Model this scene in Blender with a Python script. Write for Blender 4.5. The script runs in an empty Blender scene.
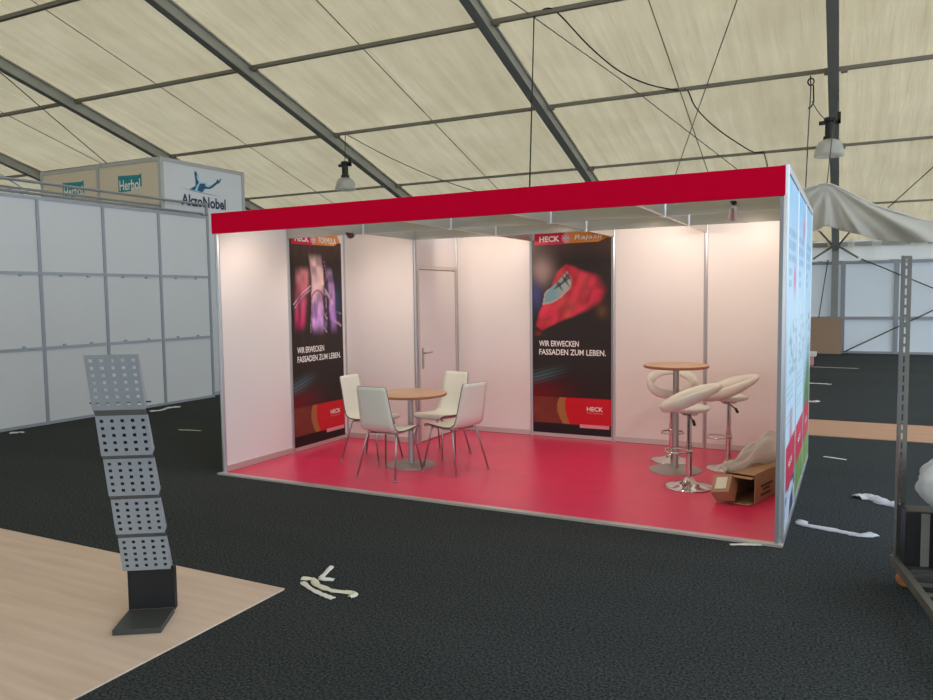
import bpy, bmesh, math, random
from mathutils import Vector, Matrix
random.seed(7)
C = bpy.context.scene.collection
PI = math.pi
S = bpy.context.scene
S.view_settings.view_transform = 'Standard'
S.view_settings.look = 'None'
S.view_settings.gamma = 1
S.view_settings.use_curve_mapping = False
S.view_settings.exposure = 0.0

# ------------------------------------------------------------------ materials
MATS = {}
def mat(name, col, rough=.5, metal=0, spec=.5, noise=0, nscale=8, bump=0, bscale=60, trans=0, alpha=1, coat=0, emit=None, est=1):
    m = bpy.data.materials.new(name); m.use_nodes = True
    nt = m.node_tree; b = nt.nodes['Principled BSDF']
    b.inputs['Base Color'].default_value = (*col, 1)
    b.inputs['Roughness'].default_value = rough
    b.inputs['Metallic'].default_value = metal
    b.inputs['Specular IOR Level'].default_value = spec
    b.inputs['Transmission Weight'].default_value = trans
    b.inputs['Alpha'].default_value = alpha
    b.inputs['Coat Weight'].default_value = coat
    tc = nt.nodes.new('ShaderNodeTexCoord')
    if noise:
        n = nt.nodes.new('ShaderNodeTexNoise'); n.inputs['Scale'].default_value = nscale; n.inputs['Detail'].default_value = 5
        nt.links.new(tc.outputs['Object'], n.inputs['Vector'])
        r = nt.nodes.new('ShaderNodeMix'); r.data_type = 'RGBA'
        r.inputs[6].default_value = (*[c * (1 - noise) for c in col], 1)
        r.inputs[7].default_value = (*[min(1, c * (1 + noise)) for c in col], 1)
        nt.links.new(n.outputs['Fac'], r.inputs[0]); nt.links.new(r.outputs[2], b.inputs['Base Color'])
    if bump:
        n = nt.nodes.new('ShaderNodeTexNoise'); n.inputs['Scale'].default_value = bscale; n.inputs['Detail'].default_value = 4
        nt.links.new(tc.outputs['Object'], n.inputs['Vector'])
        bp = nt.nodes.new('ShaderNodeBump'); bp.inputs['Strength'].default_value = bump; bp.inputs['Distance'].default_value = .01
        nt.links.new(n.outputs['Fac'], bp.inputs['Height']); nt.links.new(bp.outputs[0], b.inputs['Normal'])
    if emit:
        b.inputs['Emission Color'].default_value = (*emit, 1); b.inputs['Emission Strength'].default_value = est
    MATS[name] = m
    return m

mat('panel_white', (.72, .73, .755), .45, noise=.025, nscale=2)
mat('booth_white', (.79, .75, .735), .42, noise=.015, nscale=2)
mat('cream_panel', (.76, .66, .50), .5)
mat('alu', (.50, .51, .53), .38, .75, noise=.05)
mat('alu_satin', (.55, .53, .48), .30, .8)
mat('alu_light', (.78, .80, .82), .28, .7)
mat('frame_blue_grey', (.36, .385, .43), .42, .35)
mat('frame_grey', (.34, .35, .37), .42, .5)
mat('trim_rail', (.62, .58, .55), .35, .5)
mat('fascia_red', (.74, .0, .036), .75, spec=.05)
mat('floor_red', (.80, .035, .125), .33, noise=.10, nscale=5, spec=.6, bump=.08, bscale=25)
mat('chair_white', (.78, .79, .70), .35, noise=.01)
mat('chair_edge', (.10, .09, .08), .5)
mat('chrome', (.72, .72, .73), .12, 1)
mat('chrome_dull', (.45, .45, .44), .3, .9)
mat('table_wood', (.54, .335, .21), .4, noise=.12, nscale=14)
mat('table_edge', (.36, .15, .07), .5)
mat('grey_metal', (.42, .42, .40), .4, .6)
mat('leather', (.76, .72, .66), .45, bump=.15, bscale=180)
mat('black_plastic', (.012, .012, .013), .45)
mat('tent_metal', (.40, .40, .365), .5, .35, noise=.15, nscale=3)
mat('tent_metal_dark', (.24, .22, .18), .55, .3)
mat('leg_metal', (.30, .31, .31), .5, .5, noise=.15, nscale=3)
mat('cable_black', (.015, .015, .015), .6)
mat('cable_grey', (.10, .10, .09), .6)
mat('cardboard', (.42, .25, .14), .75, noise=.12, nscale=6)
mat('cardboard_far', (.36, .24, .17), .8, noise=.06, nscale=4)
mat('cardboard_inner', (.16, .13, .09), .8)
mat('paper', (.78, .77, .72), .7)
mat('paper_cream', (.75, .72, .60), .7)
mat('rack_grey', (.36, .40, .44), .42, .25, noise=.05)
mat('rack_dark', (.13, .14, .15), .42, .3)
mat('rack_black', (.006, .006, .007), .5)
mat('rack_base', (.045, .05, .05), .5)
mat('teal', (.0, .25, .30), .5)
mat('akzo_blue', (.012, .085, .18), .5)
mat('akzo_pale', (.35, .62, .80), .5)
mat('akzo_text', (.02, .035, .09), .5)
mat('text_white', (.88, .86, .84), .5)
mat('logo_orange', (.75, .26, .045), .5)
mat('logo_red', (.66, .006, .045), .5)
mat('text_slate', (.13, .22, .33), .5)
mat('print_red_pale', (.80, .30, .36), .5)
mat('wheel_orange', (.55, .20, .05), .5)
mat('steel_worn', (.20, .19, .165), .5, .4, noise=.2)
mat('case_black', (.012, .012, .014), .4)
mat('case_grey', (.30, .29, .27), .5, .3)
mat('lamp_glow', (.9, .85, .75), .4, emit=(1, .82, .6), est=14)
mat('print_dark', (.06, .02, .015), .5)

def nodes(name):
    m = bpy.data.materials.new(name); m.use_nodes = True
    nt = m.node_tree; MATS[name] = m
    return m, nt, nt.nodes, nt.links, nt.nodes['Principled BSDF']

# carpet
m, nt, N, L, b = nodes('carpet')
tc = N.new('ShaderNodeTexCoord')
n1 = N.new('ShaderNodeTexNoise'); n1.inputs['Scale'].default_value = 75; n1.inputs['Detail'].default_value = 3; n1.inputs['Roughness'].default_value = .7
n2 = N.new('ShaderNodeTexNoise'); n2.inputs['Scale'].default_value = .7; n2.inputs['Detail'].default_value = 6; n2.inputs['Roughness'].default_value = .65
mp = N.new('ShaderNodeMapping'); mp.inputs['Scale'].default_value = (.25, 1, 1); mp.inputs['Rotation'].default_value = (0, 0, .3)
L.new(tc.outputs['Object'], n1.inputs['Vector']); L.new(tc.outputs['Object'], mp.inputs[0]); L.new(mp.outputs[0], n2.inputs['Vector'])
cr = N.new('ShaderNodeValToRGB'); cr.color_ramp.elements[0].position = .36; cr.color_ramp.elements[1].position = .66
cr.color_ramp.elements[0].color = (.009, .011, .012, 1); cr.color_ramp.elements[1].color = (.072, .083, .088, 1)
L.new(n1.outputs['Fac'], cr.inputs[0])
cr2 = N.new('ShaderNodeValToRGB'); cr2.color_ramp.elements[0].position = .3; cr2.color_ramp.elements[1].position = .7
cr2.color_ramp.elements[0].color = (.85, .85, .85, 1); cr2.color_ramp.elements[1].color = (1.15, 1.15, 1.15, 1)
L.new(n2.outputs['Fac'], cr2.inputs[0])
mx = N.new('ShaderNodeMix'); mx.data_type = 'RGBA'; mx.blend_type = 'MULTIPLY'; mx.inputs[0].default_value = 1
L.new(cr.outputs[0], mx.inputs[6]); L.new(cr2.outputs[0], mx.inputs[7]); L.new(mx.outputs[2], b.inputs['Base Color'])
b.inputs['Roughness'].default_value = 1.0; b.inputs['Specular IOR Level'].default_value = .14
bp = N.new('ShaderNodeBump'); bp.inputs['Strength'].default_value = .5; bp.inputs['Distance'].default_value = .006
L.new(n1.outputs['Fac'], bp.inputs['Height']); L.new(bp.outputs[0], b.inputs['Normal'])

# laminate with streaks running along x
def laminate(name, c0, c1, ang):
    m, nt, N, L, b = nodes(name)
    tc = N.new('ShaderNodeTexCoord'); mp = N.new('ShaderNodeMapping')
    mp.inputs['Rotation'].default_value = (0, 0, ang); mp.inputs['Scale'].default_value = (.5, 7, 1)
    n = N.new('ShaderNodeTexNoise'); n.inputs['Scale'].default_value = 2.0; n.inputs['Detail'].default_value = 6
    L.new(tc.outputs['Object'], mp.inputs[0]); L.new(mp.outputs[0], n.inputs['Vector'])
    cr = N.new('ShaderNodeValToRGB'); cr.color_ramp.elements[0].position = .3; cr.color_ramp.elements[1].position = .7
    cr.color_ramp.elements[0].color = (*c0, 1); cr.color_ramp.elements[1].color = (*c1, 1)
    L.new(n.outputs['Fac'], cr.inputs[0]); L.new(cr.outputs[0], b.inputs['Base Color'])
    b.inputs['Roughness'].default_value = .5; b.inputs['Specular IOR Level'].default_value = .35
laminate('laminate', (.63, .475, .38), (.75, .585, .48), 0)
laminate('path_wood', (.50, .27, .17), (.60, .34, .22), 0)

# tent membrane : daylight comes through it
m, nt, N, L, b = nodes('membrane')
N.remove(b); out = N['Material Output']
tc = N.new('ShaderNodeTexCoord')
def mapped_noise(scale, rot, sc, det):
    mp = N.new('ShaderNodeMapping'); mp.inputs['Rotation'].default_value = (0, 0, rot); mp.inputs['Scale'].default_value = sc
    n = N.new('ShaderNodeTexNoise'); n.inputs['Scale'].default_value = scale; n.inputs['Detail'].default_value = det
    L.new(tc.outputs['Object'], mp.inputs[0]); L.new(mp.outputs[0], n.inputs['Vector']); return n
nA = mapped_noise(1.0, -.65, (5, .35, 1), 5)
nB = mapped_noise(.9, .2, (1, 1, 1), 6)
ma = N.new('ShaderNodeMath'); ma.operation = 'ADD'; L.new(nA.outputs['Fac'], ma.inputs[0]); L.new(nB.outputs['Fac'], ma.inputs[1])
cr = N.new('ShaderNodeValToRGB'); cr.color_ramp.elements[0].position = .35; cr.color_ramp.elements[1].position = .65
cr.color_ramp.elements[0].color = (.72, .575, .36, 1); cr.color_ramp.elements[1].color = (.86, .71, .46, 1)
hf = N.new('ShaderNodeMath'); hf.operation = 'MULTIPLY'; hf.inputs[1].default_value = .5; L.new(ma.outputs[0], hf.inputs[0]); L.new(hf.outputs[0], cr.inputs[0])
tr = N.new('ShaderNodeBsdfTranslucent'); df = N.new('ShaderNodeBsdfDiffuse'); ms = N.new('ShaderNodeMixShader')
L.new(cr.outputs[0], tr.inputs[0]); L.new(cr.outputs[0], df.inputs[0]); ms.inputs[0].default_value = .268
bp = N.new('ShaderNodeBump'); bp.inputs['Strength'].default_value = .6; bp.inputs['Distance'].default_value = .2
L.new(nA.outputs['Fac'], bp.inputs['Height']); L.new(bp.outputs[0], df.inputs['Normal']); L.new(bp.outputs[0], tr.inputs['Normal'])
L.new(df.outputs[0], ms.inputs[1]); L.new(tr.outputs[0], ms.inputs[2]); L.new(ms.outputs[0], out.inputs[0])

def cloth_mat(name, col, t):
    m, nt, N, L, b = nodes(name); N.remove(b); out = N['Material Output']
    tr = N.new('ShaderNodeBsdfTranslucent'); df = N.new('ShaderNodeBsdfDiffuse'); ms = N.new('ShaderNodeMixShader')
    tr.inputs[0].default_value = (*col, 1); df.inputs[0].default_value = (*col, 1); ms.inputs[0].default_value = t
    L.new(df.outputs[0], ms.inputs[1]); L.new(tr.outputs[0], ms.inputs[2]); L.new(ms.outputs[0], out.inputs[0])
cloth_mat('drape_cloth', (.80, .785, .74), .4)
cloth_mat('plastic_foil', (.80, .82, .86), .3)
cloth_mat('side_sheet', (.78, .77, .74), .24)
cloth_mat('far_panel', (.74, .78, .82), .16)

# milky plastic film
m, nt, N, L, b = nodes('film')
out = N['Material Output']; b.inputs['Base Color'].default_value = (.78, .76, .70, 1); b.inputs['Roughness'].default_value = .25
tp = N.new('ShaderNodeBsdfTransparent'); ms = N.new('ShaderNodeMixShader'); ms.inputs[0].default_value = .62
L.new(tp.outputs[0], ms.inputs[1]); L.new(b.outputs[0], ms.inputs[2]); L.new(ms.outputs[0], out.inputs[0])
# frosted lamp glass
m, nt, N, L, b = nodes('bell_glass')
out = N['Material Output']; b.inputs['Base Color'].default_value = (.85, .85, .82, 1); b.inputs['Roughness'].default_value = .2
tr = N.new('ShaderNodeBsdfTranslucent'); tr.inputs[0].default_value = (.85, .85, .82, 1)
ms = N.new('ShaderNodeMixShader'); ms.inputs[0].default_value = .55
L.new(tr.outputs[0], ms.inputs[1]); L.new(b.outputs[0], ms.inputs[2])
tp = N.new('ShaderNodeBsdfTransparent'); ms2 = N.new('ShaderNodeMixShader'); ms2.inputs[0].default_value = .6
L.new(tp.outputs[0], ms2.inputs[1]); L.new(ms.outputs[0], ms2.inputs[2]); L.new(ms2.outputs[0], out.inputs[0])
# printed artwork
m, nt, N, L, b = nodes('print_art')
at = N.new('ShaderNodeAttribute'); at.attribute_name = 'ink'
L.new(at.outputs['Color'], b.inputs['Base Color']); b.inputs['Roughness'].default_value = .42; b.inputs['Specular IOR Level'].default_value = .35

# ------------------------------------------------------------------ mesh helpers
class MB:
    def __init__(s): s.v = []; s.f = []
    def add(s, vs, fs):
        o = len(s.v); s.v += [Vector(v) for v in vs]; s.f += [[i + o for i in f] for f in fs]; return s
    def box(s, x0, x1, y0, y1, z0, z1):
        return s.add([(x0,y0,z0),(x1,y0,z0),(x1,y1,z0),(x0,y1,z0),(x0,y0,z1),(x1,y0,z1),(x1,y1,z1),(x0,y1,z1)],
                     [(0,3,2,1),(4,5,6,7),(0,1,5,4),(1,2,6,5),(2,3,7,6),(3,0,4,7)])
    def obox(s, c, ax, ay, az):   # centre, half-axis vectors
        c, ax, ay, az = map(Vector, (c, ax, ay, az))
        if ax.cross(ay).dot(az) < 0: az = -az
        vs = [c + i*ax + j*ay + k*az for k in (-1,1) for i,j in ((-1,-1),(1,-1),(1,1),(-1,1))]
        return s.add(vs, [(0,3,2,1),(4,5,6,7),(0,1,5,4),(1,2,6,5),(2,3,7,6),(3,0,4,7)])
    def beam(s, a, b, w, h, up=(0,0,1)):
        a, b, up = Vector(a), Vector(b), Vector(up); d = b - a
        r = d.cross(up).normalized(); u = r.cross(d).normalized()
        return s.obox((a+b)/2, d/2, r*w/2, u*h/2)
    def tube(s, pts, r, n=8, closed=False, rad=None):
        pts = [Vector(p) for p in pts]; k = len(pts); rings = []; prev = None
        for i, p in enumerate(pts):
            if closed: d = pts[(i+1) % k] - pts[i-1]
            else: d = pts[min(i+1, k-1)] - pts[max(i-1, 0)]
            d = d.normalized()
            if prev is None:
                a = Vector((0,0,1)) if abs(d.z) < .9 else Vector((1,0,0))
            else: a = prev
            u = (a - d*a.dot(d)).normalized(); prev = u; w = d.cross(u)
            rr = rad[i] if rad else r
            rings.append([p + rr*(math.cos(t)*u + math.sin(t)*w) for t in [2*PI*j/n for j in range(n)]])
        vs = [v for rg in rings for v in rg]; fs = []
        for i in range(k if closed else k-1):
            for j in range(n):
                a0 = i*n + j; a1 = i*n + (j+1) % n; b0 = ((i+1) % k)*n + j; b1 = ((i+1) % k)*n + (j+1) % n
                fs.append((a0, a1, b1, b0))
        if not closed: fs += [tuple(reversed(range(n))), tuple(range((k-1)*n, k*n))]
        return s.add(vs, fs)
    def lathe(s, prof, c=(0,0,0), n=32):
        c = Vector(c); vs = []; fs = []; k = len(prof)
        for r, z in prof:
            for j in range(n): vs.append(c + Vector((r*math.cos(2*PI*j/n), r*math.sin(2*PI*j/n), z)))
        for i in range(k-1):
            for j in range(n): fs.append((i*n+j, i*n+(j+1) % n, (i+1)*n+(j+1) % n, (i+1)*n+j))
        if prof[0][0] > 0: fs.append(tuple(reversed(range(n))))
        if prof[-1][0] > 0: fs.append(tuple(range((k-1)*n, k*n)))
        return s.add(vs, fs)
    def prism(s, poly, o, ux, uy, th):   # polygon in plane, extruded by th along ux x uy
        o, ux, uy = Vector(o), Vector(ux), Vector(uy); nrm = ux.cross(uy).normalized(); n = len(poly)
        vs = [o + a*ux + b*uy for a, b in poly] + [o + a*ux + b*uy + nrm*th for a, b in poly]
        return s.add(vs, [tuple(reversed(range(n))), tuple(range(n, 2*n))] + [(i, (i+1) % n, n+(i+1) % n, n+i) for i in range(n)])
    def grid(s, fn, nu, nv):
        vs = [fn(i/nu, j/nv) for j in range(nv+1) for i in range(nu+1)]
        return s.add(vs, [(j*(nu+1)+i, j*(nu+1)+i+1, (j+1)*(nu+1)+i+1, (j+1)*(nu+1)+i) for j in range(nv) for i in range(nu)])

def link(o, parent=None):
    C.objects.link(o)
    if parent is not None: o.parent = parent
    return o
def obj(name, mb, m, parent=None, smooth=False, bevel=0, world=False, solid=0, sub=0):
    me = bpy.data.meshes.new(name)
    off = Vector((0,0,0))
    if world and parent is not None:
        q = parent
        while q is not None: off += q.location; q = q.parent
    me.from_pydata([tuple(v - off) for v in mb.v], [], mb.f); me.update()
    bm = bmesh.new(); bm.from_mesh(me); bmesh.ops.remove_doubles(bm, verts=bm.verts, dist=1e-6)
    bmesh.ops.recalc_face_normals(bm, faces=bm.faces); bm.to_mesh(me); bm.free()
    if smooth:
        for p in me.polygons: p.use_smooth = True
        if smooth != 2: me.set_sharp_from_angle(angle=math.radians(38))
    me.materials.append(MATS[m] if isinstance(m, str) else m)
    o = bpy.data.objects.new(name, me)
    if solid:
        md = o.modifiers.new('s', 'SOLIDIFY'); md.thickness = solid; md.offset = 0
    if bevel:
        md = o.modifiers.new('b', 'BEVEL'); md.width = bevel; md.segments = 2; md.limit_method = 'ANGLE'
    if sub:
        md = o.modifiers.new('u', 'SUBSURF'); md.levels = sub; md.render_levels = sub
    return link(o, parent)
def tag(o, label, cat, group=None, kind=None):
    if label: o['label'] = label
    if cat: o['category'] = cat
    if group: o['group'] = group
    if kind: o['kind'] = kind
    return o
def thing(name, label, cat, loc=(0,0,0), rz=0, group=None):
    o = bpy.data.objects.new(name, None); o.empty_display_size = .1; C.objects.link(o)
    o.location = loc; o.rotation_euler = (0, 0, rz)
    return tag(o, label, cat, group)
def struct(o): o['kind'] = 'structure'; return o
def dup(root, loc, rz, label):
    r = root.copy(); C.objects.link(r); r.location = loc; r.rotation_euler = (0, 0, rz); r['label'] = label
    for ch in list(root.children):
        c = ch.copy(); C.objects.link(c); c.parent = r
        for g in list(ch.children):
            d = g.copy(); C.objects.link(d); d.parent = c
    return r

def text_mb(lines, width, height=None, bold=.02, extrude=.001, spacing=1.0, shear=0, align='LEFT', gap=1.0):
    """letters as MB in the xy plane, lower-left at 0,0, fitted to width (and height)."""
    cu = bpy.data.curves.new('t', 'FONT'); cu.body = lines; cu.size = 1; cu.offset = bold; cu.extrude = 0
    cu.space_character = spacing; cu.shear = shear; cu.align_x = align; cu.space_line = gap; cu.resolution_u = 3
    to = bpy.data.objects.new('t', cu); C.objects.link(to)
    dg = bpy.context.evaluated_depsgraph_get(); me = bpy.data.meshes.new_from_object(to.evaluated_get(dg))
    vs = [v.co.copy() for v in me.vertices]; fs = [list(p.vertices) for p in me.polygons]
    bpy.data.objects.remove(to); bpy.data.curves.remove(cu); bpy.data.meshes.remove(me)
    x0 = min(v.x for v in vs); x1 = max(v.x for v in vs); y0 = min(v.y for v in vs); y1 = max(v.y for v in vs)
    sx = width/(x1-x0); sy = height/(y1-y0) if height else sx
    return [((v.x-x0)*sx, (v.y-y0)*sy) for v in vs], fs
def text(name, body, o, ux, uy, width, height, m, parent, world=True, **k):
    vs, fs = text_mb(body, width, height, **k); o, ux, uy = Vector(o), Vector(ux), Vector(uy)
    mb = MB(); mb.add([o + a*ux + b*uy for a, b in vs], fs)
    ob = obj(name, mb, m, parent, world=world)
    return ob

# ------------------------------------------------------------------ the tent
A = .014; LX, LY, LE, LS, LB = 4.929, 17.73, 2.96, .293, 5.279
ax = Vector((math.cos(A), math.sin(A), 0)); ay = Vector((-math.sin(A), math.cos(A), 0)); LO = Vector((LX, LY, 0)); TS = math.tan(LS)
RIDGE = 20.0
def roof(i, t, dz=0):      # i = frame number, t = horizontal distance from the far eave
    h = LE + TS*(t if t <= RIDGE else 2*RIDGE - t)
    return LO + ax*(i-4)*LB - ay*t + Vector((0, 0, h + dz))
I0, I1 = -3, 5

fl = MB(); fl.box(-45, 22, -30, 30, -.05, 0)
struct(obj('floor', fl, 'carpet'))

bm = MB()
TT = [0, 2.633, 5.627, 8.365, 11.085, 13.686, 16.4, 20, 24, 28, 32, 36, 40]
for i in range(I0, I1):
    for a, b_ in zip(TT[:-1], TT[1:]):
        def fn(u, v, i=i, a=a, b_=b_):
            return roof(i+u, a + (b_-a)*v, .10 + .0*u)
        n = 8
        def fn2(u, v, i=i, a=a, b_=b_):
            sag = -.045*math.sin(PI*v)*math.sin(PI*u)
            return roof(i+u, a + (b_-a)*v, .11 + sag)
        bm.grid(fn2, n, 6)
ceil_ = struct(obj('ceiling', bm, 'membrane', smooth=2))
for i in range(I0, I1):
    s_ = MB(); s_.tube([roof(i+.5, t, .045) for t in TT[:8]], .009, 6)
    obj('seam', s_, 'cable_grey', ceil_)

def rafter(i):
    w, h = .17, .26
    r = MB()
    for (t0, t1) in ((0, RIDGE), (RIDGE, 2*RIDGE)):
        a, b_ = roof(i, t0, -.10), roof(i - (.004*RIDGE/LB if i == 4 else 0)*(t1 > 0 and t0 == 0 or 0), t1, -.10)
        d = (b_-a).normalized(); up = ax.cross(d); up = up if up.z > 0 else -up
        r.beam(a, b_, w*.55, h, up)
        r.beam(a + up*(h/2-.02), b_ + up*(h/2-.02), w, .035, up)
        r.beam(a - up*(h/2-.02), b_ - up*(h/2-.02), w, .035, up)
    o = obj('roof_beam', r, 'tent_metal'); struct(o)
    for t in (2.633, 5.627, 8.365, 11.085, 13.686):
        k_ = MB()
        for sx in (-1, 1): k_.obox(roof(i, t, -.02) + ax*sx*.13, ax*.05, ay*.045, (0, 0, .05))
        obj('purlin_bracket', k_, 'tent_metal_dark', o)
    return o
for i in range(I0, I1+1): rafter(i)
for t, r_ in ((2.633, .022), (5.627, .026), (8.365, .032), (11.085, .036), (13.686, .038), (16.4, .04), (20, .05)):
    r = MB(); r.beam(roof(I0, t, 0), roof(I1, t, 0), r_*2, r_*2)
    struct(obj('roof_purlin', r, 'tent_metal_dark'))
r = MB(); r.beam(roof(I0, 0, -.0), roof(I1, 0, -.0), .09, .12)
struct(obj('eave_beam', r, 'tent_metal'))
# columns along the far side
for i in range(I0, I1+1):
    p = LO + ax*(i-4)*LB - ay*.12
    c = thing('tent_column', None, None, tuple(p)); struct(c)
    q = MB(); q.beam((0,0,0), (0,0,LE-.05), .17, .20, (0,1,0)); obj('column_shaft', q, 'leg_metal', c)
    q = MB(); q.box(-.11, .11, -.12, .12, 0, .02); obj('foot_plate', q, 'tent_metal_dark', c)
    for sx in (-1, 1):
        q = MB(); q.tube([(sx*.09, -.02, LE-.06), (sx*.55, -.05, LE-.38)], .028, 8); obj('knee_brace', q, 'tent_metal_dark', c)
        q = MB(); q.tube([(sx*.08, -.04, LE-.02), (sx*.42, -.7, LE+.38)], .024, 8); obj('knee_brace', q, 'tent_metal_dark', c)

# far wall : hard panels in a grey frame with a gathered strip of sheet above
wf = MB()
x0, x1 = (I0-4)*LB, (I1-4)*LB
def wpt(x, dy, z): return LO + ax*x + ay*dy + Vector((0, 0, z))
wf.add([wpt(x0,.06,0), wpt(x1,.06,0), wpt(x1,.06,2.5), wpt(x0,.06,2.5)], [(0,1,2,3)])
wall_far = struct(obj('wall_far', wf, 'far_panel'))
q = MB(); 
for z, h in ((.03, .06), (.96, .08), (2.47, .10)):
    q.obox(wpt((x0+x1)/2, .02, z), ax*(x1-x0)/2, ay*.04, (0,0,h/2))
obj('rail', q, 'frame_grey', wall_far)
x = x0 + .27
while x < x1:
    q = MB(); q.obox(wpt(x, .02, 1.23), ax*.055, ay*.045, (0,0,1.22)); obj('mullion', q, 'frame_grey', wall_far); x += 1.272
q = MB()
def gather(u, v):
    x = x0 + (x1-x0)*u
    return wpt(x, -.03 + .035*math.sin(x*9 + 2.2*math.sin(x*1.7)) * (.4 + v*.6), 2.50 + .585*v)
q.grid(gather, 700, 3); obj('gathered_sheet', q, 'side_sheet', wall_far, smooth=2)
# left gable
gl = MB(); X_ = LO.x + x0
gl.box(X_-.06, X_, -22, 17.7, 0, 9); struct(obj('wall_left', gl, 'side_sheet'))

# bracing wires, power cable, ropes
def wire(name, pts, r, m, label, cat='cable', group=None, n=6):
    q = MB(); q.tube(pts, r, n); return tag(obj(name, q, m, smooth=2), label, cat, group)
def sag(a, b_, d, n=12):
    a, b_ = Vector(a), Vector(b_); return [a.lerp(b_, i/n) - Vector((0,0,d*4*(i/n)*(1-i/n))) for i in range(n+1)]
def rp(x, y, dz=0):  # point under the membrane
    return Vector((x, y, 8.2875 - .30165*y + .00422*x + dz))
wire('bracing_wire', [rp(3.85, 6.8), rp(2.31, 10.94), rp(1.15, 14.1)], .009, 'cable_grey', 'thin steel bracing wire sloping down leftwards under the roof bay over the booth', 'wire')
wire('bracing_wire', [rp(.2, 5.75), rp(1.46, 8.71), rp(2.31, 10.94), rp(3.6, 14.3)], .009, 'cable_grey', 'thin steel bracing wire sloping down rightwards under the roof bay over the booth', 'wire')
wire('bracing_wire', [rp(-10.9, 3.6), rp(-11.32, 5.07), rp(-12.1, 6.75), rp(-13.06, 8.88), rp(-14.2, 11.5)], .012, 'cable_grey', 'thin dark bracing wire in the roof bay above the white partition at left', 'wire')
wire('bracing_wire', sag(rp(-5.12, 9.21, -.03), rp(-2.9, 13.2, -.03), .18), .010, 'cable_grey', 'thin slack wire in the roof bay right of the left hanging lamp', 'wire')
wire('bracing_wire', [rp(6.0, 15.5, -.05), rp(6.81, 13.34, -.05), rp(7.9, 10.6, -.05)], .012, 'cable_grey', 'thin dark bracing wire at the roof above the white drape', 'wire')
cab = [rp(.61, 6.6, -.06), rp(.66, 6.60, .0), rp(.87, 6.55, .03), rp(1.03, 6.7, -.02), rp(1.24, 7.6, -.03), rp(1.55, 8.38, -.06), rp(1.96, 8.95, -.05), rp(2.40, 9.30, -.02), rp(2.56, 9.33, -.02)]
cab += [rp(2.62, 9.75, -.10), rp(2.75, 10.3, -.10), rp(2.93, 10.9, -.06), rp(3.2, 11.5, -.05), rp(3.45, 11.95, -.04), rp(3.64, 12.02, -.02)]
def smoothpath(p, k=4):
    out = []
    for i in range(len(p)-1):
        a, b_, c, d = p[max(i-1,0)], p[i], p[i+1], p[min(i+2, len(p)-1)]
        for j in range(k):
            t = j/k; out.append(.5*((2*b_) + (c-a)*t + (2*a-5*b_+4*c-d)*t*t + (3*b_-a-3*c+d)*t**3))
    return out + [p[-1]]
wire('power_cable', smoothpath(cab) + [Vector((4.05, 8.5, 3.85)), Vector((4.72, 2.0, 2.55))], .013, 'cable_black', 'black power cable looping along the roof purlins to the right end of the booth')
wire('power_cable', sag(rp(.61, 6.6, -.02), (1.98, 2.98, 2.5), .0), .011, 'cable_black', 'black cable dropping straight from the roof to the middle of the booth')
wire('rope', [rp(4.65, 9.42, -.02), Vector((4.66, 9.38, 5.2)), Vector((4.63, 9.38, 4.4)), Vector((4.60, 9.38, 3.2)), Vector((4.60, 9.38, 2.9))], .010, 'cable_grey', 'thin rope hanging beside the right hanging lamp', 'rope')
q = MB(); q.tube([(4.66 + .05*math.cos(t), 9.37, 5.33 + .06*math.sin(t)) for t in [2*PI*i/12 for i in range(12)]], .012, 6, closed=True)
q.tube([(4.70, 9.37, 5.27), (4.71, 9.37, 4.98), (4.67, 9.37, 4.90), (4.62, 9.37, 4.88)], .012, 6)
tag(obj('rope_hook', q, 'cable_black', smooth=2), 'small dark hook and loop on the purlin above the right hanging lamp', 'hook')

def bell_lamp(loc, label, top, s=1.0):
    t = thing('hanging_lamp', label, 'lamp', loc, 0, 'bell lamps hanging from the tent roof')
    q = MB(); q.lathe([(.0, .66), (.09, .66), (.10, .60), (.075, .58), (.075, .36), (.10, .34), (.10, .28), (.05, .27)], n=24); obj('lamp_housing', q, 'black_plastic', t, smooth=1)
    q = MB(); q.box(-.17, .17, -.03, .03, .55, .61); q.box(.12, .17, -.03, .03, .55, .74); obj('mounting_bracket', q, 'black_plastic', t)
    q = MB(); q.lathe([(.10, .29), (.17, .25), (.215, .17), (.24, .04), (.235, .0), (.225, .0), (.23, .04), (.205, .16), (.16, .235), (.09, .275)], n=32); obj('glass_bell', q, 'bell_glass', t, smooth=2)
    q = MB(); q.lathe([(.0, .05), (.05, .07), (.065, .13), (.04, .20), (.03, .28), (.0, .28)], n=16); obj('bulb', q, 'text_white', t, smooth=2)
    q = MB(); q.tube([(0, 0, .64), Vector(top) - Vector(loc)], .010, 6); obj('suspension_wire', q, 'cable_grey', t)
    return t
bell_lamp((4.97, 9.37, 4.02), 'hanging bell lamp with clear shade in front of the right roof beam', (4.95, 9.37, 5.42))
bell_lamp((-5.29, 9.37, 4.21), 'hanging bell lamp with clear shade above the left part of the red fascia', (-5.26, 9.37, 5.50))
wire('lamp_cable', sag((4.68, 9.37, 5.0), (4.93, 9.37, 4.64), .05), .008, 'cable_grey', 'short slack cable feeding the right hanging lamp')

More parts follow.
